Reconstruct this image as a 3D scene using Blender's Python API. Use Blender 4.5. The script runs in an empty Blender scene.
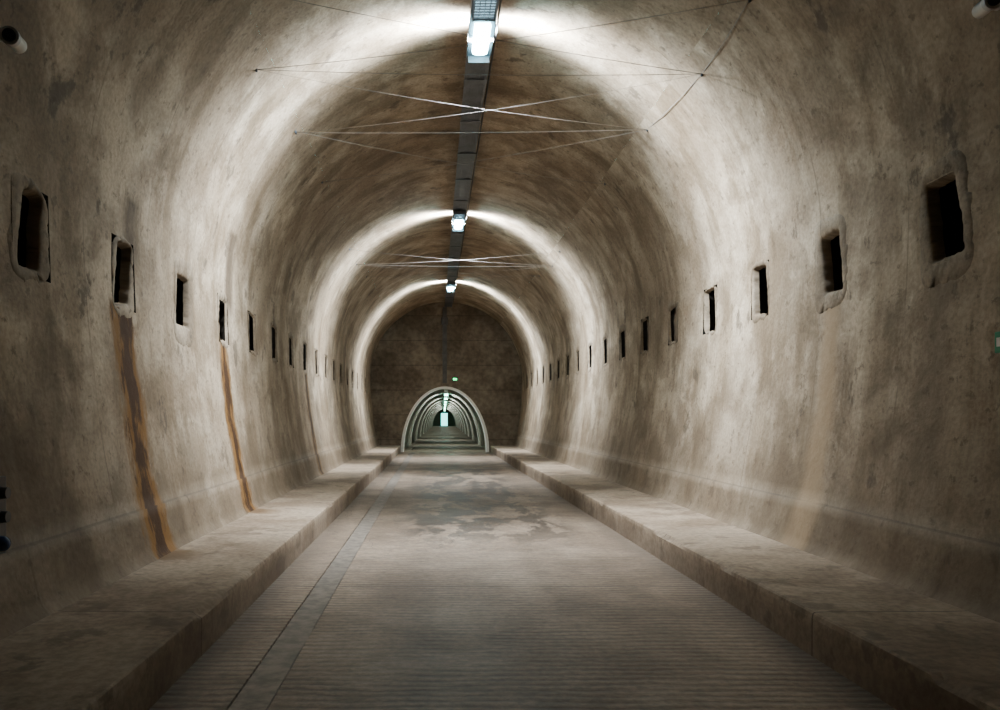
import bpy, bmesh, math, random
from mathutils import Vector, noise, Matrix
random.seed(7)
scene = bpy.context.scene
COL = scene.collection

# ------------------------------------------------------------------ constants
XC = 0.42; R = 2.82; ZC = 2.74; ZL = 0.24
Y0, Y1 = -4.0, 29.7
YEND = 115.0
F = 800.0

# ------------------------------------------------------------------ node DSL
class NB:
    def __init__(s, name):
        s.m = bpy.data.materials.new(name); s.m.use_nodes = True
        s.nt = s.m.node_tree; s.n = s.nt.nodes; s.l = s.nt.links
        s.b = s.n['Principled BSDF']; s.out = s.n['Material Output']
        s.tc = s.n.new('ShaderNodeTexCoord')
    def put(s, sock, v):
        if isinstance(v, bpy.types.NodeSocket): s.l.new(v, sock)
        elif isinstance(v, (tuple, list)) and len(v) == 3 and sock.type == 'RGBA': sock.default_value = (*v, 1)
        else: sock.default_value = v
    def math(s, op, a, b=0.0, c=None, clamp=False):
        n = s.n.new('ShaderNodeMath'); n.operation = op; n.use_clamp = clamp
        s.put(n.inputs[0], a); s.put(n.inputs[1], b)
        if c is not None: s.put(n.inputs[2], c)
        return n.outputs[0]
    def sep(s, v):
        n = s.n.new('ShaderNodeSeparateXYZ'); s.put(n.inputs[0], v); return n.outputs
    def map(s, v, scale=(1, 1, 1), loc=(0, 0, 0)):
        n = s.n.new('ShaderNodeMapping'); s.put(n.inputs['Vector'], v)
        n.inputs['Scale'].default_value = scale; n.inputs['Location'].default_value = loc
        return n.outputs[0]
    def noise(s, v, scale, detail=6, rough=0.55, dist=0.0):
        n = s.n.new('ShaderNodeTexNoise'); s.put(n.inputs['Vector'], v)
        n.inputs['Scale'].default_value = scale; n.inputs['Detail'].default_value = detail
        n.inputs['Roughness'].default_value = rough; n.inputs['Distortion'].default_value = dist
        return n.outputs['Fac']
    def ramp(s, v, lo, hi, a=0.0, b=1.0):
        n = s.n.new('ShaderNodeMapRange'); n.interpolation_type = 'SMOOTHSTEP'
        s.put(n.inputs[0], v); n.inputs[1].default_value = lo; n.inputs[2].default_value = hi
        n.inputs[3].default_value = a; n.inputs[4].default_value = b
        return n.outputs[0]
    def mix(s, f, a, b, mode='MIX'):
        n = s.n.new('ShaderNodeMix'); n.data_type = 'RGBA'; n.blend_type = mode
        s.put(n.inputs[0], f); s.put(n.inputs[6], a); s.put(n.inputs[7], b)
        return n.outputs[2]
    def bump(s, h, strength=0.5, dist=0.02, prev=None):
        n = s.n.new('ShaderNodeBump'); n.inputs['Strength'].default_value = strength
        n.inputs['Distance'].default_value = dist; s.put(n.inputs['Height'], h)
        if prev is not None: s.put(n.inputs['Normal'], prev)
        return n.outputs[0]
    def fin(s, col, rough=0.85, nrm=None, spec=0.3, metal=0.0):
        s.put(s.b.inputs['Base Color'], col); s.put(s.b.inputs['Roughness'], rough)
        s.b.inputs['Specular IOR Level'].default_value = spec
        s.b.inputs['Metallic'].default_value = metal
        if nrm is not None: s.put(s.b.inputs['Normal'], nrm)
        return s.m

def vault_mat(name, light, dark, stains=(), grime=True, smin=0.72, blot=0.7):
    k = NB(name); uv = k.tc.outputs['UV']; ob = k.tc.outputs['Object']
    X, Y, Z = k.sep(ob); u_, v_, _w = k.sep(uv)
    big = k.noise(uv, 0.5, 6, 0.6, 0.6)
    med = k.noise(uv, 1.6, 9, 0.62, 0.25)
    patch = k.noise(k.map(uv, (1, 0.85, 1), (11, 3, 0)), 1.1, 10, 0.68, 0.4)
    pit = k.noise(uv, 10, 5, 0.65)
    fine = k.noise(uv, 28, 3, 0.6)
    streak = k.noise(k.map(uv, (2.2, 0.45, 1)), 1.0, 8, 0.64, 0.25)
    c = k.mix(k.ramp(med, 0.37, 0.61), dark, light)
    c = k.mix(k.ramp(big, 0.42, 0.62, 0.0, 0.6), c, (dark[0]*0.88, dark[1]*0.82, dark[2]*0.75))
    c = k.mix(k.ramp(patch, 0.51, 0.58, 0.0, 0.45), c, (dark[0]*0.60, dark[1]*0.56, dark[2]*0.48))
    c = k.mix(1.0, c, k.mix(k.ramp(streak, 0.36, 0.56), (smin, smin*0.95, smin*0.88), (1.08, 1.08, 1.08)), 'MULTIPLY')
    c = k.mix(k.ramp(pit, 0.58, 0.66, 0.0, 0.55), c, (dark[0]*0.42, dark[1]*0.39, dark[2]*0.35))
    c = k.mix(1.0, c, k.mix(k.ramp(fine, 0.36, 0.62), (0.87, 0.86, 0.85), (1.08, 1.08, 1.08)), 'MULTIPLY')
    fj = k.math('ABSOLUTE', k.math('SUBTRACT', k.math('FRACT', k.math('ADD', k.math('DIVIDE', u_, 1.22), k.math('MULTIPLY', big, 0.03))), 0.5))
    c = k.mix(k.math('MULTIPLY', k.ramp(fj, 0.003, 0.010, 0.45, 0.0), k.ramp(med, 0.4, 0.6)), c, (dark[0]*0.4, dark[1]*0.37, dark[2]*0.33))
    spots = k.noise(k.map(uv, (1.1, 0.8, 1), (31, 7, 0)), 1.9, 9, 0.68, 0.2)
    c = k.mix(k.ramp(spots, 0.59, 0.655, 0.0, blot), c, (0.078, 0.058, 0.040))
    if grime:
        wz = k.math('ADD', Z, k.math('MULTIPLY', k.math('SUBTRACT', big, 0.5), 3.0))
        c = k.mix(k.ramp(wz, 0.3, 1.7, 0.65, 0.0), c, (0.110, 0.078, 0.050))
        seam = k.math('ABSOLUTE', k.math('SUBTRACT', Z, 0.615))
        c = k.mix(k.ramp(seam, 0.002, 0.010, 0.4, 0.0), c, (0.06, 0.045, 0.035))
    for (yc, zt, zb, w, col, strength) in stains:
        wn = k.noise(k.map(ob, (0, 0.6, 1.1), (yc*3, 0, 0)), 1.6, 4, 0.6)
        yy = k.math('SUBTRACT', k.math('SUBTRACT', Y, yc), k.math('MULTIPLY', k.math('SUBTRACT', wn, 0.5), 0.22))
        d = k.math('ABSOLUTE', yy)
        ww = k.math('ADD', k.math('MULTIPLY', k.math('SUBTRACT', zt, Z), 0.03), w)
        rel = k.math('DIVIDE', d, ww)
        rag = k.noise(k.map(ob, (0, 7, 2.6)), 1, 9, 0.74)
        edge = k.math('ADD', rel, k.math('MULTIPLY', k.math('SUBTRACT', rag, 0.5), 2.4))
        hard = strength > 0.85
        msk = k.ramp(edge, 0.55, 1.10 if hard else 2.2, 1.0, 0.0)
        msk = k.math('MULTIPLY', msk, k.ramp(Z, zt-0.02, zt+0.06, 1.0, 0.0))
        msk = k.math('MULTIPLY', msk, k.ramp(Z, zb-0.25, zb+0.05, 0.0, 1.0))
        msk = k.math('MULTIPLY', msk, strength)
        if hard:
            core = k.ramp(k.math('ADD', edge, k.math('MULTIPLY', k.math('SUBTRACT', k.noise(k.map(ob, (0, 8, 2.2), (yc, 0, 0)), 1, 6, 0.6), 0.5), 2.5)), 0.20, 0.60)
            inner = k.mix(core, (col[0]*0.26, col[1]*0.22, col[2]*0.24), col)
        else:
            inner = col
        c = k.mix(msk, c, inner)
    h = k.math('ADD', k.math('MULTIPLY', med, 0.9), k.math('ADD', k.math('MULTIPLY', patch, 0.5), k.math('MULTIPLY', pit, 0.18)))
    b = k.bump(h, 0.6, 0.04)
    return k.fin(c, 0.75, b, 0.3)

def simple_mat(name, col, rough=0.5, metal=0.0, bump=0.15, var=0.25, scale=8):
    k = NB(name); ob = k.tc.outputs['Object']
    n = k.noise(ob, scale, 6, 0.6)
    c = k.mix(k.ramp(n, 0.3, 0.7), tuple(v*(1-var) for v in col), tuple(min(1, v*(1+var)) for v in col))
    return k.fin(c, rough, k.bump(n, bump, 0.01), 0.4, metal)

def emit_mat(name, col, strength):
    k = NB(name)
    k.b.inputs['Base Color'].default_value = (*col, 1)
    k.b.inputs['Emission Color'].default_value = (*col, 1)
    k.b.inputs['Emission Strength'].default_value = strength
    k.b.inputs['Roughness'].default_value = 0.4
    return k.m

def ledge_mat():
    k = NB('ledge_concrete'); ob = k.tc.outputs['Object']; X, Y, Z = k.sep(ob)
    n = k.noise(ob, 1.1, 8, 0.58, 0.3); f = k.noise(ob, 20, 4, 0.65); p = k.noise(ob, 3, 8, 0.64, 0.3)
    c = k.mix(k.ramp(n, 0.36, 0.62), (0.205, 0.150, 0.104), (0.355, 0.280, 0.208))
    c = k.mix(1.0, c, k.mix(k.ramp(f, 0.34, 0.66), (0.80, 0.79, 0.77), (1.12, 1.12, 1.12)), 'MULTIPLY')
    c = k.mix(k.ramp(p, 0.55, 0.63, 0, 0.5), c, (0.10, 0.072, 0.050))
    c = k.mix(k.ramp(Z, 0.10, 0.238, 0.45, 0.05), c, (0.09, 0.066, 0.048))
    j = k.math('ABSOLUTE', k.math('SUBTRACT', k.math('FRACT', k.math('DIVIDE', Y, 2.9)), 0.5))
    c = k.mix(k.ramp(j, 0.0012, 0.003, 0.7, 0.0), c, (0.04, 0.032, 0.026))
    for yc in (6.13, 8.99):
        d = k.math('ABSOLUTE', k.math('SUBTRACT', Y, yc))
        m = k.math('MULTIPLY', k.ramp(k.math('ADD', d, k.math('MULTIPLY', k.math('SUBTRACT', p, 0.5), 0.9)), 0.08, 0.34, 0.8, 0.0), k.ramp(X, -2.0, -1.66, 1, 0))
        c = k.mix(m, c, (0.11, 0.058, 0.020))
    h = k.math('ADD', k.math('MULTIPLY', f, 0.2), p)
    return k.fin(c, 0.8, k.bump(h, 0.5, 0.02), 0.25)

def floor_mat():
    k = NB('floor_concrete'); ob = k.tc.outputs['Object']; X, Y, Z = k.sep(ob)
    n = k.noise(ob, 0.9, 7, 0.6, 0.3); f = k.noise(ob, 22, 5, 0.7)
    wob = k.noise(k.map(ob, (1.1, 1.2, 1)), 1.0, 5, 0.6)
    ph = k.math('ADD', k.math('MULTIPLY', Y, 2*math.pi/0.075), k.math('MULTIPLY', wob, 14))
    ribs = k.math('MULTIPLY', k.math('ADD', k.math('SINE', ph), 1.0), 0.5)
    wear = k.ramp(k.noise(k.map(ob, (1.2, 1.2, 1), (9, 3, 1)), 1.9, 7, 0.68), 0.38, 0.58)
    br = k.noise(k.map(ob, (5.0, 18, 1)), 1.0, 4, 0.65, 0.1)
    tr = k.noise(k.map(ob, (1.6, 0.12, 1)), 1.0, 3, 0.5)
    c = k.mix(k.ramp(n, 0.34, 0.66), (0.165, 0.122, 0.088), (0.262, 0.204, 0.153))
    rb = k.mix(k.ramp(ribs, 0.05, 0.6), (0.68, 0.66, 0.64), (1.08, 1.08, 1.08))
    c = k.mix(wear, c, k.mix(1.0, c, rb, 'MULTIPLY'))
    c = k.mix(1.0, c, k.mix(k.ramp(br, 0.36, 0.60), (0.80, 0.79, 0.78), (1.08, 1.08, 1.08)), 'MULTIPLY')
    c = k.mix(1.0, c, k.mix(k.ramp(tr, 0.35, 0.65), (0.80, 0.78, 0.76), (1.08, 1.08, 1.08)), 'MULTIPLY')
    c = k.mix(1.0, c, k.mix(k.ramp(f, 0.34, 0.66), (0.76, 0.76, 0.76), (1.20, 1.20, 1.20)), 'MULTIPLY')
    j = k.math('ABSOLUTE', k.math('SUBTRACT', k.math('FRACT', k.math('DIVIDE', Y, 4.1)), 0.5))
    c = k.mix(k.ramp(j, 0.0015, 0.0035, 0.75, 0.0), c, (0.05, 0.038, 0.030))
    cr = k.math('ABSOLUTE', k.math('SUBTRACT', k.noise(k.map(ob, (0.8, 0.5, 1), (2, 9, 0)), 1.0, 6, 0.55, 0.4), 0.5))
    c = k.mix(k.math('MULTIPLY', k.math('MULTIPLY', k.ramp(cr, 0.001, 0.004, 0.8, 0.0), k.ramp(Y, 6.5, 9)), k.ramp(Y, 24, 28, 1, 0)), c, (0.04, 0.031, 0.024))
    dn = k.noise(k.map(ob, (1.5, 0.6, 1), (7, 5, 0)), 1.5, 9, 0.70, 0.4)
    reg = k.math('MULTIPLY', k.ramp(Y, 7.5, 9.5), k.ramp(Y, 19, 24, 1, 0))
    reg = k.math('MULTIPLY', reg, k.math('MULTIPLY', k.ramp(X, -0.6, -0.1), k.ramp(X, 1.3, 1.8, 1, 0)))
    wet = k.math('MULTIPLY', k.ramp(dn, 0.495, 0.507), reg)
    c = k.mix(k.math('MULTIPLY', wet, 0.85), c, (0.038, 0.028, 0.021))
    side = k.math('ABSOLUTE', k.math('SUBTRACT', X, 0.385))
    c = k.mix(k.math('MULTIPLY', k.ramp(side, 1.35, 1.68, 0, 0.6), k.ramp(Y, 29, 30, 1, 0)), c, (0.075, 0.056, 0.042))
    rough = k.math('SUBTRACT', k.ramp(n, 0.3, 0.7, 0.62, 0.50), k.math('MULTIPLY', wet, 0.08))
    h = k.math('ADD', k.math('MULTIPLY', ribs, 0.5), k.math('ADD', br, k.math('MULTIPLY', f, 0.3)))
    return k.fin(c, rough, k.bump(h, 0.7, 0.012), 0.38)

def endwall_mat():
    k = NB('end_wall_concrete'); ob = k.tc.outputs['Object']; X, Y, Z = k.sep(ob)
    n = k.noise(ob, 0.9, 8, 0.6, 0.3); f = k.noise(ob, 6, 5, 0.6)
    c = k.mix(k.ramp(n, 0.36, 0.64), (0.112, 0.088, 0.064), (0.20, 0.162, 0.122))
    j = k.math('ABSOLUTE', k.math('SUBTRACT', k.math('FRACT', k.math('DIVIDE', Z, 0.92)), 0.5))
    c = k.mix(k.ramp(j, 0.012, 0.025, 0.45, 0.0), c, (0.05, 0.040, 0.03))
    c = k.mix(1.0, c, k.mix(k.ramp(f, 0.34, 0.66), (0.76, 0.76, 0.76), (1.18, 1.18, 1.18)), 'MULTIPLY')
    return k.fin(c, 0.85, k.bump(f, 0.4, 0.02), 0.2)

LIGHT = (0.470, 0.388, 0.290); DARK = (0.248, 0.193, 0.136)
RUST = (0.185, 0.092, 0.024)
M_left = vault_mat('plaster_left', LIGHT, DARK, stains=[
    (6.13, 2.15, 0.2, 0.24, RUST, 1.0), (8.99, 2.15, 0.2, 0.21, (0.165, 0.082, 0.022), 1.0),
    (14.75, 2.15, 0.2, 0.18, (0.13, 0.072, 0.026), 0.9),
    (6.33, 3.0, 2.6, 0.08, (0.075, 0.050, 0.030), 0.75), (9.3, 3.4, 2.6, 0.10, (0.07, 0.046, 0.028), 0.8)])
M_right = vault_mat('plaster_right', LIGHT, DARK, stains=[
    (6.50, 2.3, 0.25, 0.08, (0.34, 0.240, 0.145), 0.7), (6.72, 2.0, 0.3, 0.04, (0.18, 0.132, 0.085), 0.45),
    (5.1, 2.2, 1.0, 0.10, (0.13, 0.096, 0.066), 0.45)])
M_ceil = vault_mat('plaster_vault', LIGHT, DARK, grime=False)
M_tun2 = vault_mat('plaster_passage', (0.34, 0.32, 0.27), (0.23, 0.21, 0.17), grime=False, smin=0.85, blot=0.15)
M_trimw = simple_mat('lamplit_arch_plaster', (0.86, 0.84, 0.80), 0.7, 0, 0.2, 0.06, 6)  # white stands in for lamplight on the reveal of the opening
M_rib = simple_mat('rib_plaster', (0.70, 0.69, 0.64), 0.7, 0, 0.2, 0.1, 6)
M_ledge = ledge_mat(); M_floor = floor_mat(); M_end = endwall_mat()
M_drain = simple_mat('drain_cement', (0.160, 0.136, 0.112), 0.55, 0, 0.5, 0.4, 10)
M_niche = simple_mat('niche_shade_concrete', (0.024, 0.018, 0.013), 0.9, 0, 0.5, 0.4, 9)  # nearly black: the shade inside the recess is put into this colour
M_mortar = vault_mat('collar_mortar', (0.35, 0.288, 0.215), (0.19, 0.148, 0.105), grime=False)
M_steel = simple_mat('grey_painted_steel', (0.12, 0.132, 0.15), 0.4, 0.3, 0.05, 0.25, 5)
M_steeld = simple_mat('dark_painted_steel', (0.075, 0.072, 0.070), 0.5, 0.2, 0.05, 0.25, 5)
M_lampbody = simple_mat('luminaire_body', (0.42, 0.43, 0.44), 0.4, 0.1, 0.05, 0.1, 5)
M_lamphouse = simple_mat('luminaire_housing', (0.10, 0.105, 0.115), 0.4, 0.2, 0.05, 0.1, 5)
M_white = simple_mat('white_plastic', (0.62, 0.62, 0.60), 0.4, 0, 0.05, 0.08, 9)
M_black = simple_mat('black_plastic', (0.02, 0.02, 0.022), 0.35, 0, 0.05, 0.2, 9)
M_blue = simple_mat('blue_plastic', (0.03, 0.05, 0.12), 0.2, 0, 0.0, 0.1, 9)
M_wire = simple_mat('steel_wire', (0.22, 0.20, 0.18), 0.6, 0.0, 0.02, 0.15, 9)
M_cable = simple_mat('black_cable', (0.03, 0.03, 0.03), 0.5, 0, 0.02, 0.15, 9)
M_lens = simple_mat('lens_glass', (0.015, 0.02, 0.04), 0.08, 0, 0.0, 0.1, 9)
M_diff = emit_mat('lit_diffuser', (0.38, 0.84, 1.0), 110.0)
M_louv = emit_mat('lit_louvre', (0.55, 0.86, 1.0), 6.0)
M_diff2 = emit_mat('lit_passage_diffuser', (0.30, 0.98, 0.70), 22.0)
M_green = emit_mat('green_emergency_light', (0.03, 1.0, 0.3), 4.0)

# ------------------------------------------------------------------ helpers
def mk(name, verts, faces, mat, uvs=None, smooth=False, parent=None, **props):
    me = bpy.data.meshes.new(name); me.from_pydata([tuple(v) for v in verts], [], faces)
    if uvs is not None:
        lay = me.uv_layers.new(name='UVMap')
        for lp in me.loops: lay.data[lp.index].uv = uvs[lp.vertex_index]
    if smooth:
        for p in me.polygons: p.use_smooth = True
    me.materials.append(mat); me.update()
    o = bpy.data.objects.new(name, me); COL.objects.link(o)
    if parent: o.parent = parent
    for a, b in props.items(): o[a] = b
    return o

def bm_obj(name, build, mat, parent=None, bevel=0.0, smooth=False, **props):
    bm = bmesh.new(); build(bm)
    if bevel:
        bmesh.ops.bevel(bm, geom=list(bm.edges), offset=bevel, segments=2, affect='EDGES', profile=0.6)
    bmesh.ops.recalc_face_normals(bm, faces=bm.faces)
    me = bpy.data.meshes.new(name); bm.to_mesh(me); bm.free()
    if smooth:
        for p in me.polygons: p.use_smooth = True
    me.materials.append(mat)
    o = bpy.data.objects.new(name, me); COL.objects.link(o)
    if parent: o.parent = parent
    for a, b in props.items(): o[a] = b
    return o

def box(bm, x0, x1, y0, y1, z0, z1):
    vs = [bm.verts.new((x, y, z)) for x in (x0, x1) for y in (y0, y1) for z in (z0, z1)]
    for f in ((0, 1, 3, 2), (4, 6, 7, 5), (0, 4, 5, 1), (2, 3, 7, 6), (0, 2, 6, 4), (1, 5, 7, 3)):
        bm.faces.new([vs[i] for i in f])

def disp(y, v):
    return 0.022*noise.noise(Vector((y*0.55, v*0.7, 3.1))) + 0.008*noise.noise(Vector((y*2.1, v*2.3, 9.0)))

def halfw(z):
    if z >= ZC: return math.sqrt(max(0, R*R-(z-ZC)**2))
    w = R-0.30*((ZC-z)/2.5)**2
    if z < 0.61: w -= 0.016
    if z < 0.34: w -= 0.035*((0.34-z)/0.10)**2
    return w

def wall_pt(side, y, z, off=0.0):
    """point on the wall; off>0 goes into the room"""
    w = halfw(z)+disp(y, z*side+(0 if side < 0 else 5))-off
    return Vector((XC+side*w, y, z))

NW, NH = 0.44, 0.54
left_ys = [4.74+1.43*i for i in range(17)]
right_ys = [5.08+1.45*i for i in range(17)]
NZ = {-1: 2.40, 1: 2.56}

ZTOP = ZC+R*math.sin(math.radians(45))
def build_wall(side, ys, mat, name, label):
    z0, z1 = NZ[side]-NH/2, NZ[side]+NH/2
    zs = [0.20, 0.24, 0.265, 0.29, 0.315, 0.34, 0.46, 0.54, 0.6095, 0.6105]
    z = 0.72
    while z < ZTOP-0.05:
        if min(abs(z-z0), abs(z-z1)) > 0.03: zs.append(z)
        z += 0.09
    zs += [z0, z1, ZTOP]; zs = sorted(zs)
    cols = set()
    bounds = []
    for yc in ys: bounds += [yc-NW/2, yc+NW/2]
    y = Y0
    while y < Y1:
        if all(abs(y-b) > 0.04 for b in bounds): cols.add(round(y, 4))
        y += 0.16
    cols |= {round(b, 4) for b in bounds} | {Y0, Y1+0.02}
    cols = sorted(cols)
    V, U, Fc = [], [], []
    for z in zs:
        for y in cols:
            V.append(wall_pt(side, y, z))
            U.append((y, z if side < 0 else 40-z))
    n = len(cols)
    for i in range(len(zs)-1):
        zm = (zs[i]+zs[i+1])/2
        for j in range(n-1):
            ym = (cols[j]+cols[j+1])/2
            if z0 < zm < z1 and any(abs(ym-yc) < NW/2 for yc in ys): continue
            q = (i*n+j, i*n+j+1, (i+1)*n+j+1, (i+1)*n+j)
            Fc.append(q if side < 0 else q[::-1])
    return mk(name, V, Fc, mat, U, True, kind='structure', label=label)

build_wall(-1, left_ys, M_left, 'wall_left', 'curved weathered concrete tunnel wall with rust stains and niches')
build_wall(1, right_ys, M_right, 'wall_right', 'curved weathered concrete tunnel wall with a row of niches')

# vault (ceiling)
V, U, Fc = [], [], []
NA = 60
cy = [Y0+0.2*i for i in range(int((Y1-Y0)/0.2)+1)]+[Y1+0.02]
zt = ZTOP
for a in range(NA+1):
    th = math.radians(135-90*a/NA)
    z = ZC+R*math.sin(th)
    t = a/NA
    for y in cy:
        dl = disp(y, -zt); dr = disp(y, zt+5)
        mid = disp(y, 20+a*0.08)
        e = min(1, t*6); g = min(1, (1-t)*6)
        d = mid*min(e, g)+dl*(1-e)+dr*(1-g)
        V.append((XC+R*math.cos(th)+(d*(1 if math.cos(th) > 0 else -1) if (t in (0, 1)) else d*math.cos(th)*1.41), y,
                  z+(0 if t in (0, 1) else d*math.sin(th)*min(e, g))))
        U.append((y, zt+R*math.radians(90)*t))
n = len(cy)
for a in range(NA):
    for j in range(n-1):
        Fc.append((a*n+j, a*n+j+1, (a+1)*n+j+1, (a+1)*n+j))
mk('ceiling', V, Fc, M_ceil, U, True, kind='structure', label='barrel vault of mottled grey-beige concrete')

# unseen back wall, added behind the viewer to keep world light out
prof = []
for i in range(0, 33):
    z = -0.05+(ZC+0.05)*i/32
    prof.append((-(halfw(max(z, 0.24))+0.12), z))
for i in range(1, 64):
    th = math.pi-math.pi*i/64
    prof.append(((R+0.12)*math.cos(th), ZC+(R+0.12)*math.sin(th)))
prof += [(-x, z) for x, z in reversed(prof[:33])]
mk('wall_back', [(XC+x, Y0, z) for x, z in prof], [list(range(len(prof)))], M_end, kind='structure', label='unseen concrete closing wall added to keep world light out')

# ------------------------------------------------------------------ end wall with arched opening
AX, AW, AH = 0.37, 1.60, 2.40
NP = len(prof)
def arch_pts(w, h, n, cx=0.0):
    return [(cx-w*math.cos(math.pi*i/(n-1)), h*math.sin(math.pi*i/(n-1))) for i in range(n)]
inner = arch_pts(AW, AH, NP)
V = [(XC+x, Y1, z) for x, z in prof]+[(AX+x, Y1, max(z, -0.0)) for x, z in inner]
V += [(AX+x, Y1+0.35, z) for x, z in inner]
Fc = []
for i in range(NP-1):
    Fc.append((i, i+1, NP+i+1, NP+i)); Fc.append((NP+i, NP+i+1, 2*NP+i+1, 2*NP+i))
mk('wall_end', V, Fc, M_end, kind='structure', label='grey-brown board-marked concrete cross wall with arched opening')

def arch_band(name, cx, y0, y1, w0, h0, w1, h1, mat, **pr):
    a = arch_pts(w0, h0, 61); b = arch_pts(w1, h1, 61); V = []
    for (x, z), (X, Z) in zip(a, b):
        V += [(cx+x, y0, z), (cx+X, y0, Z), (cx+X, y1, Z), (cx+x, y1, z)]
    Fc = []
    for i in range(60):
        for k in range(4):
            Fc.append((i*4+k, i*4+(k+1) % 4, (i+1)*4+(k+1) % 4, (i+1)*4+k))
    Fc += [(0, 3, 2, 1), (240, 241, 242, 243)]
    uv = [(v[0], v[2]) for v in V]
    return mk(name, V, Fc, mat, uv, False, **pr)
arch_band('trim_1', AX, Y1-0.05, Y1+0.5, AW-0.06, AH-0.05, AW+0.04, AH+0.03, M_trimw, kind='structure', label='plaster band around the arched passage opening, whitened to imitate lamplight')

# ------------------------------------------------------------------ narrow passage beyond
def px(y): return AX+0.0113*(y-Y1)
V, U, Fc = [], [], []
ys2 = [Y1+0.3+0.5*i for i in range(int((YEND-Y1-0.3)/0.5)+1)]+[YEND]
A2 = 48
for a in range(A2+1):
    th = math.pi-math.pi*a/A2
    for y in ys2:
        V.append((px(y)+(AW+0.02)*math.cos(th), y, (AH+0.02)*math.sin(th)-0.01)); U.append((y, a*0.11))
n = len(ys2)
for a in range(A2):
    for j in range(n-1): Fc.append((a*n+j, a*n+j+1, (a+1)*n+j+1, (a+1)*n+j))
mk('wall_passage', V, Fc, M_tun2, U, True, kind='structure', label='plastered arched lining of the narrow passage')
for i, y in enumerate((37.2, 45.4, 53.4, 61.4, 69.4, 77.4, 85.4, 93.4, 101.4)):
    arch_band('trim_%d' % (i+4), px(y), y, y+0.3, AW-0.03, AH-0.03, AW+0.05, AH+0.05, M_rib, kind='structure', label='pale plaster rib around the passage lining')
cx = px(YEND)
HW, HT = 0.46, 1.85
mk('wall_far', [(cx-2, YEND, -.1), (cx-HW, YEND, -.1), (cx-HW, YEND, HT), (cx+HW, YEND, HT), (cx+HW, YEND, -.1), (cx+2, YEND, -.1),
                (cx+2, YEND, 2.7), (cx+HW, YEND, 2.7), (cx-HW, YEND, 2.7), (cx-2, YEND, 2.7), (cx-2, YEND, HT), (cx+2, YEND, HT)],
   [(0, 1, 2, 10), (10, 2, 8, 9), (2, 3, 7, 8), (3, 11, 6, 7), (4, 5, 11, 3)], M_tun2, kind='structure', label='wall around the far open doorway')

# ------------------------------------------------------------------ floor
FL, FR = -1.27, 2.05
D0, D1 = -0.93, -0.745
xs = [(-3.0, 0), (FL, 0), (D0, 0), (D0+0.001, -0.03), (D1-0.001, -0.03), (D1, 0), (FR, 0), (3.9, 0)]
V, Fc = [], []
ysf = [Y0+i*1.0 for i in range(35)]+[40, 60, 80, 100, YEND+6]
for x, z in xs:
    for y in ysf: V.append((x, y, z if y < 30.5 else 0))
n = len(ysf)
for a in range(len(xs)-1):
    for j in range(n-1): Fc.append((a*n+j, (a+1)*n+j, (a+1)*n+j+1, a*n+j+1))
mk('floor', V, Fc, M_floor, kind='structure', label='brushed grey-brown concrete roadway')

V, Fc = [], []
cs = [(D0+0.005, -0.028), (D0+0.006, -0.004), (D0+0.05, -0.005), ((D0+D1)/2, -0.006), (D1-0.05, -0.005), (D1-0.006, -0.004), (D1-0.005, -0.028)]
yd = [Y0+0.08*i for i in range(int((Y1-Y0)/0.08)+1)]
for k, (x, z) in enumerate(cs):
    for y in yd:
        e = 0.005*noise.noise(Vector((y*2, (0 if k < 3 else 5), 0))) if k != 3 else 0
        V.append((x+e, y, z))
n = len(yd)
for a in range(len(cs)-1):
    for j in range(n-1): Fc.append((a*n+j, (a+1)*n+j, (a+1)*n+j+1, a*n+j+1))
mk('drain_channel', V, Fc, M_drain, label='smooth dark grey cement drainage strip let into the roadway', category='drain')

def ledge(name, side, xf, label):
    xw = XC+side*(halfw(0.24)+0.10)
    cs = [(xf, -0.02), (xf, 0.06), (xf, 0.13), (xf, 0.205), (xf+side*0.004, 0.232), (xf+side*0.014, 0.240), (xf+side*0.05, 0.241)]
    for t in (0.2, 0.4, 0.6, 0.8): cs.append((xf+side*0.05+(xw-xf-side*0.05)*t, 0.24+0.004*t))
    cs.append((xw, 0.25))
    V, Fc = [], []
    yy = [Y0+0.06*i for i in range(int((Y1-Y0)/0.06)+1)]+[Y1+0.05]
    for k, (x, z) in enumerate(cs):
        for y in yy:
            chip = max(0, noise.noise(Vector((y*3.3, side*4, 1.5)))-0.26)*0.10 if k in (4, 5) else 0
            chip += max(0, noise.noise(Vector((y*9.3, side*4, 7.5)))-0.35)*0.03 if k in (4, 5) else 0
            dx = 0.004*noise.noise(Vector((y*0.9, z*4, side)))
            V.append((x+dx+side*chip*0.5, y, z-chip*0.5+(0.003*noise.noise(Vector((x*3, y*3, 1))) if k > 5 else 0)))
    n = len(yy)
    for a in range(len(cs)-1):
        for j in range(n-1):
            q = (a*n+j, (a+1)*n+j, (a+1)*n+j+1, a*n+j+1)
            Fc.append(q if side > 0 else q[::-1])
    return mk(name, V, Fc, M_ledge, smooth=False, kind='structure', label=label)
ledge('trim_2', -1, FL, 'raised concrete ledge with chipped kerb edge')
ledge('trim_3', 1, FR, 'wide raised concrete ledge with chipped kerb edge')

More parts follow.
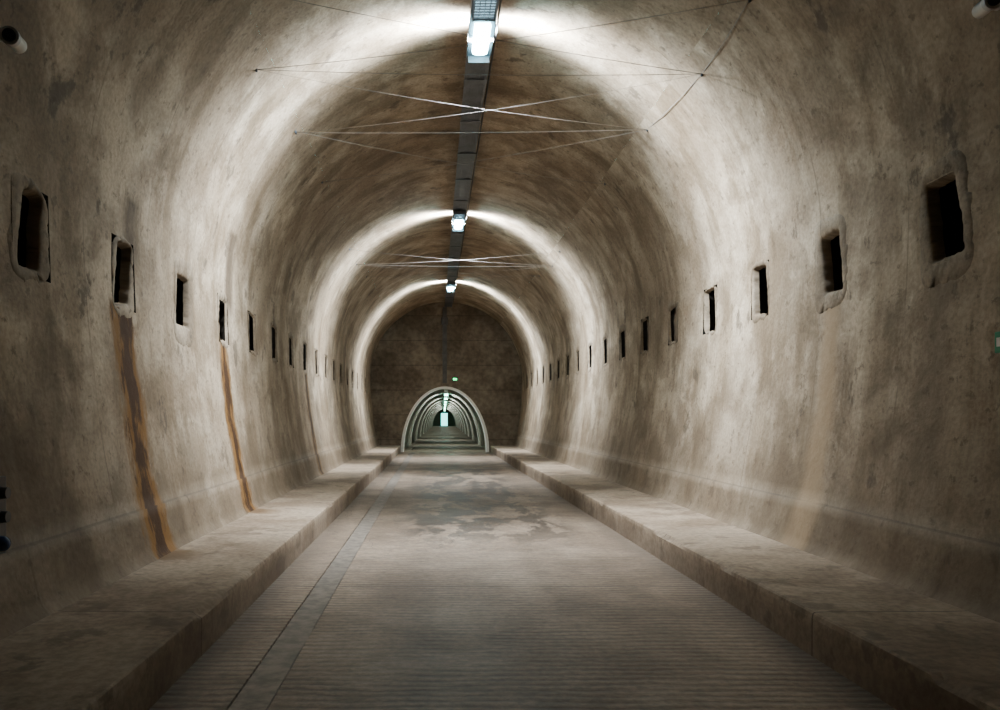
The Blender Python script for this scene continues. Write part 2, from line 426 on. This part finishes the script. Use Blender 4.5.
# ------------------------------------------------------------------ niches
def quad_outline(hw, hh, n, rnd, jit, rad, shear=0.0):
    """irregular four-cornered outline with slightly rounded corners, n points"""
    cor = [(-hw+rnd.uniform(-jit, jit)*.7, -hh+rnd.uniform(-jit, jit)), (hw+rnd.uniform(-jit, jit)*.7, -hh+rnd.uniform(-jit, jit)),
           (hw+rnd.uniform(-jit, jit)*.7, hh+rnd.uniform(-jit, jit)), (-hw+rnd.uniform(-jit, jit)*.7, hh+rnd.uniform(-jit, jit))]
    cor = [(a+shear*b, b) for a, b in cor]
    pts = []
    m = n//4
    for i in range(4):
        p = Vector(cor[i]); q = Vector(cor[(i+1) % 4]); pr_ = Vector(cor[i-1])
        a = p+(pr_-p).normalized()*rad; b = p+(q-p).normalized()*rad
        for t in (0.0, 0.25, 0.5, 0.75):
            pts.append((a*(1-t)**2+p*2*t*(1-t)+b*t*t))
        nxt = q+(p-q).normalized()*rad
        for j in range(m-4):
            t = j/(m-4); v = b.lerp(nxt, t)
            v += Vector((noise.noise(Vector((v.x*9, v.y*9, hw*50+rad))), noise.noise(Vector((v.y*9, v.x*9, 7+rad)))))*jit*0.9
            v += Vector((noise.noise(Vector((v.x*30, v.y*30, hw*50+rad))), noise.noise(Vector((v.y*30, v.x*30, 7+rad)))))*jit*0.4
            pts.append(v)
    return [(p.x, p.y) for p in pts]

def niche(side, yc, idx):
    rnd = random.Random(idx*13+side*5)
    zc = NZ[side]
    depth = rnd.uniform(0.45, 0.6)
    V = []; hw, hh = NW/2+0.001, NH/2+0.001
    for (d, k) in ((-0.0, 1.0), (-0.15, 0.97), (-depth, 0.9)):
        for (a, b) in ((-1, -1), (1, -1), (1, 1), (-1, 1)):
            z = zc+b*hh*k; y = yc+a*hw*k
            V.append(wall_pt(side, y, z, d))
    Fc = []
    for r in range(2):
        for i in range(4):
            Fc.append((r*4+i, r*4+(i+1) % 4, (r+1)*4+(i+1) % 4, (r+1)*4+i))
    Fc.append((8, 9, 10, 11))
    filled = (side > 0 and idx == 4)
    kind = 'mortar-filled shallow recess' if filled else 'dark rectangular recess'
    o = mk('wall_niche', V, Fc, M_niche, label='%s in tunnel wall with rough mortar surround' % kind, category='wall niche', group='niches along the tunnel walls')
    n = 96
    shear = 0.19+rnd.uniform(-0.06, 0.03)
    hwi = (0.120 if (side < 0 and idx == 0) else rnd.uniform(0.142, 0.156))
    if idx >= 2: hwi = rnd.uniform(0.160, 0.172); shear *= 0.75
    inn = quad_outline(hwi, NH/2-0.026, n, rnd, 0.020, 0.035, shear)
    deep = 0.075 if idx < 2 else (0.05 if idx == 2 else (0.04 if side > 0 and idx < 4 else 0.018))
    back = [(a*0.93-0.006, b*0.94) for a, b in inn]
    ow, oh = rnd.uniform(0.015, 0.035), rnd.uniform(0.02, 0.05)
    if idx in (0, 1) and side > 0: ow, oh = 0.05, 0.13
    if idx == 2 and side < 0: ow, oh = 0.07, 0.13
    out = quad_outline(NW/2+ow, NH/2+oh, n, rnd, 0.05, 0.17, 0.06)
    V, U = [], []
    pr = rnd.uniform(0.002, 0.004)
    if (idx in (0, 1) and side > 0) or (idx == 2 and side < 0): pr = 0.007
    def mixp(t): return [((1-t)*a[0]+t*b[0], (1-t)*a[1]+t*b[1]) for a, b in zip(inn, out)]
    rings = [(back, -deep), (inn, -0.010), (mixp(0.16), pr*0.4), (mixp(0.5), pr), (mixp(0.9), pr*0.6), (mixp(1.0), -0.006)]
    for pts, off in rings:
        for (a, b) in pts:
            o_ = off+0.004*noise.noise(Vector((a*20+idx, b*20, side)))
            V.append(wall_pt(side, yc+a, zc+b, o_)); U.append((yc+a, (zc+b) if side < 0 else 40-zc-b))
    Fc = []
    for r in range(len(rings)-1):
        for i in range(n):
            Fc.append((r*n+i, r*n+(i+1) % n, (r+1)*n+(i+1) % n, (r+1)*n+i))
    mk('mortar_surround', V, Fc, M_mortar, U, True, parent=o)
    if filled:
        V, U = [], []
        for j in range(9):
            for i in range(7):
                a = (i/6-0.5)*NW; b = (j/8-0.5)*NH
                V.append(wall_pt(side, yc+a, zc+b, -0.08+0.012*noise.noise(Vector((a*9, b*9, 2))))); U.append((yc+a, zc+b))
        Fc = [(j*7+i, j*7+i+1, (j+1)*7+i+1, (j+1)*7+i) for j in range(8) for i in range(6)]
        mk('mortar_infill', V, Fc, M_mortar, U, True, parent=o, label='rough grey mortar infill')
for i, y in enumerate(left_ys): niche(-1, y, i)
for i, y in enumerate(right_ys): niche(1, y, i)

# ------------------------------------------------------------------ ceiling trunking
TX = 0.49
ZT0, ZT1 = 5.385, 5.50
def trunk(bm, x0, x1, y0, y1, z0, z1):
    box(bm, x0, x1, y0, y1, z0, z0+0.006)
    box(bm, x0, x0+0.005, y0, y1, z0, z1); box(bm, x1-0.005, x1, y0, y1, z0, z1)
    box(bm, x0-0.022, x0+0.012, y0, y1, z0-0.016, z0-0.002); box(bm, x1-0.012, x1+0.022, y0, y1, z0-0.016, z0-0.002)
    box(bm, (x0+x1)/2-0.05, (x0+x1)/2-0.042, y0, y1, z0-0.010, z0); box(bm, (x0+x1)/2+0.042, (x0+x1)/2+0.05, y0, y1, z0-0.010, z0)
    y = y0+1.5
    while y < y1-0.2:
        box(bm, x0-0.026, x1+0.026, y-0.05, y+0.05, z0-0.022, z0-0.012)
        box(bm, (x0+x1)/2-0.012, (x0+x1)/2+0.012, y+0.3, y+0.33, z1-0.03, z1+0.10)
        y += 1.35
bm_obj('cable_trunking', lambda bm: trunk(bm, TX-0.115, TX+0.115, Y0+0.05, Y1-0.02, ZT0, ZT1), M_steel,
       label='long grey steel cable trunking running along the vault crown', category='cable trunking')
bm_obj('drop_trunking', lambda bm: (box(bm, 0.28, 0.44, Y1-0.07, Y1+0.01, 2.56, 5.38), box(bm, 0.26, 0.46, Y1-0.09, Y1+0.01, 3.6, 3.7),
        box(bm, 0.24, 0.48, Y1-0.12, Y1+0.01, 4.72, 4.98)), M_steeld, bevel=0.004,
       label='vertical grey trunking fixed to the cross wall above the arch', category='cable trunking')

def tube(name, pts, r, mat, parent=None, res=6, **pr):
    V, Fc = [], []
    for i, p in enumerate(pts):
        p = Vector(p)
        d = (Vector(pts[min(i+1, len(pts)-1)])-Vector(pts[max(i-1, 0)])).normalized()
        up = Vector((0, 0, 1)) if abs(d.z) < 0.9 else Vector((1, 0, 0))
        a = d.cross(up).normalized(); b = a.cross(d).normalized()
        for k in range(res):
            t = 2*math.pi*k/res
            V.append(p+a*r*math.cos(t)+b*r*math.sin(t))
    for i in range(len(pts)-1):
        for k in range(res):
            Fc.append((i*res+k, i*res+(k+1) % res, (i+1)*res+(k+1) % res, (i+1)*res+k))
    Fc += [tuple(range(res))[::-1], tuple((len(pts)-1)*res+k for k in range(res))]
    return mk(name, V, Fc, mat, None, True, parent=parent, **pr)

tube('power_cable', [(TX+0.17, Y0+0.1+i*0.5, 5.46+0.012*math.sin(i*1.7)) for i in range(67)], 0.011, M_cable,
     label='thin black power cable clipped beside the trunking', category='cable')

# ------------------------------------------------------------------ luminaires
def tube_light(x, y, z, power, col, parent, expo, r=0.02):
    """bare lamp with the photometric distribution of a linear tube (strongest square to its axis)"""
    ld = bpy.data.lights.new('lamp', 'POINT'); ld.energy = power; ld.color = col; ld.shadow_soft_size = r
    ld.use_nodes = True; nt = ld.node_tree
    em = nt.nodes['Emission']
    tc = nt.nodes.new('ShaderNodeTexCoord'); sp = nt.nodes.new('ShaderNodeSeparateXYZ')
    nt.links.new(tc.outputs['Normal'], sp.inputs[0])
    m1 = nt.nodes.new('ShaderNodeMath'); m1.operation = 'MULTIPLY'; nt.links.new(sp.outputs[1], m1.inputs[0]); nt.links.new(sp.outputs[1], m1.inputs[1])
    m2 = nt.nodes.new('ShaderNodeMath'); m2.operation = 'SUBTRACT'; m2.inputs[0].default_value = 1.0; m2.use_clamp = True; nt.links.new(m1.outputs[0], m2.inputs[1])
    m3 = nt.nodes.new('ShaderNodeMath'); m3.operation = 'POWER'; nt.links.new(m2.outputs[0], m3.inputs[0]); m3.inputs[1].default_value = expo
    nt.links.new(m3.outputs[0], em.inputs['Strength'])
    o = bpy.data.objects.new('lamp', ld); o.location = (x, y, z); COL.objects.link(o); o.parent = parent

def luminaire(y0, dm=M_diff, pw=1850):
    zt, zb = ZT0-0.018, ZT0-0.12
    o = bm_obj('ceiling_luminaire', lambda bm: (box(bm, TX-0.135, TX+0.135, y0, y0+1.38, zt-0.030, zt),
                box(bm, TX-0.118, TX+0.118, y0, y0+0.02, zb+0.03, zt-0.03), box(bm, TX-0.118, TX+0.118, y0+1.33, y0+1.38, zb, zt-0.03),
                box(bm, TX-0.118, TX+0.118, y0+0.44, y0+0.47, zb+0.03, zt-0.03)), M_lamphouse, bevel=0.004,
               label='lit tubular ceiling luminaire hanging under the steel trunking', category='ceiling light', group='ceiling luminaires of the hall')
    def diff(bm):
        prof = [(-0.080, 0), (-0.086, -0.03), (-0.075, -0.062), (-0.04, -0.074), (0.04, -0.074), (0.075, -0.062), (0.086, -0.03), (0.080, 0)]
        z = zt-0.03
        a = [bm.verts.new((TX+x, y0+0.58, z+dz)) for x, dz in prof]; b = [bm.verts.new((TX+x, y0+1.14, z+dz)) for x, dz in prof]
        for i in range(len(prof)-1): bm.faces.new((a[i], a[i+1], b[i+1], b[i]))
        bm.faces.new(a); bm.faces.new(b)
    bm_obj('diffuser', diff, dm, parent=o, label='glowing cool-white diffuser')
    for s in (-1, 1): tube_light(TX+s*0.150, y0+0.95, zt-0.06, pw, (0.88, 0.95, 1.0), o, 7.0)
    def louvre(bm):
        for i in range(8):
            y = y0+0.035+i*0.054
            box(bm, TX-0.108, TX+0.108, y, y+0.007, zt-0.065, zt-0.042)
        for i in range(5):
            x = TX-0.106+i*0.0515
            box(bm, x, x+0.007, y0+0.025, y0+0.44, zt-0.067, zt-0.044)
    bm_obj('louvre', louvre, M_lamphouse, parent=o, label='gridded louvre')
    bm_obj('reflector', lambda bm: box(bm, TX-0.1, TX+0.1, y0+0.03, y0+0.43, zt-0.040, zt-0.034), M_louv, parent=o)
for y in (7.62, 15.75, 24.1): luminaire(y)

def small_lum(y, pw):
    x = px(y)+0.05; z = 2.22
    o = bm_obj('passage_luminaire', lambda bm: box(bm, x-0.07, x+0.07, y, y+0.7, z-0.04, z+0.12), M_lampbody, bevel=0.004,
               label='small lit batten luminaire under the passage crown', category='ceiling light', group='passage luminaires')
    bm_obj('diffuser', lambda bm: box(bm, x-0.065, x+0.065, y+0.05, y+0.65, z-0.10, z-0.045), M_diff2, parent=o, bevel=0.01, label='glowing greenish-white diffuser')
    tube_light(x, y+0.35, z-0.14, pw, (0.90, 1.0, 0.97), o, 1.8, 0.02)
for i, y in enumerate((30.3, 36.8, 45.0, 53.0, 61.0, 69.0, 77.0, 85.0, 93.0, 101.0, 109.0)): small_lum(y, 140 if i == 0 else 170)

# ------------------------------------------------------------------ stretched wires
def anchor(side, y, h):
    z = 1.3+h
    w = math.sqrt(R*R-(z-ZC)**2)
    return Vector((XC+side*(w-0.005), y, z))
def wire(a, b, sag=0.03, r=0.0022):
    n = 14
    pts = []
    for i in range(n+1):
        t = i/n; p = a.lerp(b, t); p.z -= sag*4*t*(1-t); pts.append(tuple(p))
    o = tube('tension_wire', pts, r, M_wire, res=5, label='thin steel wire stretched across the vault', category='wire', group='wires strung across the vault')
    for q in (a, b):
        bm_obj('anchor_eye', lambda bm: bmesh.ops.create_cone(bm, cap_ends=True, segments=10, radius1=0.012, radius2=0.008, depth=0.04,
               matrix=Matrix.Translation(q)), M_steel, parent=o)
for base in (7.6, 17.3):
    L1, R1 = anchor(-1, base, 3.30), anchor(1, base+0.05, 3.28)
    L2, R2 = anchor(-1, base+1.85, 3.36), anchor(1, base+1.75, 3.36)
    L3, R3 = anchor(-1, base-1.5, 3.31), anchor(1, base-1.22, 3.33)
    wire(L1, R1, 0.03, 0.0026); wire(L2, R2, 0.02, 0.0024)
    wire(L1, R2, 0.05, 0.0014); wire(R1, L2, 0.06, 0.0014)
    wire(L3, R1, 0.04, 0.0026); wire(L1, R3, 0.05, 0.0026)
    wire(R1, R2, 0.02, 0.003); wire(R3, R1, 0.02, 0.003)
wire(anchor(-1, 9.4, 3.36), anchor(1, 11.6, 3.38), 0.06, 0.0024)
wire(anchor(1, 9.35, 3.36), anchor(-1, 11.5, 3.38), 0.05, 0.0024)

# ------------------------------------------------------------------ cctv cameras
def cctv(pos, side, yaw):
    o = bpy.data.objects.new('security_camera', None); COL.objects.link(o); o.location = pos
    o['label'] = 'small white bullet security camera bracketed to the vault'; o['category'] = 'camera'; o['group'] = 'security cameras'
    o.empty_display_size = 0.05
    rot = Matrix.Rotation(yaw, 4, 'Z') @ Matrix.Rotation(math.radians(-82), 4, 'X')
    cone = lambda r1, r2, d, off: (lambda bm: bmesh.ops.create_cone(bm, cap_ends=True, segments=28, radius1=r1, radius2=r2, depth=d, matrix=rot @ Matrix.Translation((0, 0, off))))
    bm_obj('camera_body', cone(0.040, 0.040, 0.15, 0), M_white, parent=o, smooth=False)
    bm_obj('camera_hood', cone(0.046, 0.046, 0.04, -0.075), M_lampbody, parent=o)
    bm_obj('lens', cone(0.032, 0.032, 0.01, -0.098), M_lens, parent=o, label='dark glass lens')
    d = Vector((pos[0]-XC, 0, pos[2]-ZC)); dist = R-d.length; d.normalize()
    p0 = d*0.04; p1 = d*(dist+0.0)
    tube('bracket_arm', [tuple(p0), tuple((p0+p1)/2+Vector((0, 0, -0.01))), tuple(p1)], 0.013, M_white, parent=o, res=10)
    q = d.to_track_quat('Z', 'Y').to_matrix().to_4x4()
    bm_obj('mounting_plate', lambda bm: bmesh.ops.create_cone(bm, cap_ends=True, segments=24, radius1=0.042, radius2=0.035, depth=0.03,
           matrix=Matrix.Translation(p1-d*0.01) @ q), M_white, parent=o)
cctv((-2.18, 4.15, 1.3+1.95), -1, math.radians(12))
cctv((3.03, 4.40, 1.3+2.26), 1, math.radians(-12))

wx = XC-halfw(0.8)
jo = bm_obj('socket_box', lambda bm: box(bm, wx-0.03, wx+0.035, 3.94, 4.08, 0.60, 1.0), M_black, bevel=0.008,
            label='black wall-mounted power socket box with round outlets', category='socket box')
for z in (0.80, 0.92):
    bm_obj('socket_outlet', lambda bm: bmesh.ops.create_cone(bm, cap_ends=True, segments=20, radius1=0.034, radius2=0.028, depth=0.05,
           matrix=Matrix.Translation((wx+0.055, 4.01, z)) @ Matrix.Rotation(math.radians(90), 4, 'Y')), M_steeld, parent=jo)
bm_obj('socket_cover', lambda bm: bmesh.ops.create_uvsphere(bm, u_segments=24, v_segments=16, radius=0.040,
       matrix=Matrix.Translation((wx+0.050, 4.01, 0.665))), M_blue, parent=jo, smooth=True, label='rounded blue-black plug cover')
gx = XC+halfw(1.72)
go = bm_obj('emergency_button', lambda bm: box(bm, gx-0.030, gx+0.03, 4.43, 4.52, 1.66, 1.78), simple_mat('green_plastic', (0.02, 0.22, 0.12), 0.4), bevel=0.006,
            label='small green emergency call button on the wall', category='button')
bm_obj('button_face', lambda bm: box(bm, gx-0.036, gx-0.029, 4.455, 4.495, 1.695, 1.745), M_white, parent=go)
eo = bm_obj('emergency_light', lambda bm: box(bm, 0.64, 0.84, Y1-0.07, Y1+0.01, 2.63, 2.77), M_black, bevel=0.006,
            label='small green emergency light above the arched opening', category='emergency light')
bm_obj('light_lens', lambda bm: box(bm, 0.67, 0.81, Y1-0.085, Y1-0.069, 2.66, 2.74), M_green, parent=eo, label='glowing green lens')

# ------------------------------------------------------------------ world (daylight seen through the far doorway)
w = bpy.data.worlds.new('world'); scene.world = w; w.use_nodes = True
bg = w.node_tree.nodes['Background']; bg.inputs[0].default_value = (0.20, 1.0, 0.92, 1); bg.inputs[1].default_value = 4.0

# ------------------------------------------------------------------ camera
cd = bpy.data.cameras.new('camera'); cam = bpy.data.objects.new('camera', cd); COL.objects.link(cam)
cam.location = (0, 0, 1.3); cam.rotation_euler = (math.radians(90), 0, 0)
cd.sensor_width = 36; cd.lens = 36*F/1000
cd.shift_x = (500-435)/1000; cd.shift_y = (417-355)/1000
cd.clip_end = 300
scene.camera = cam
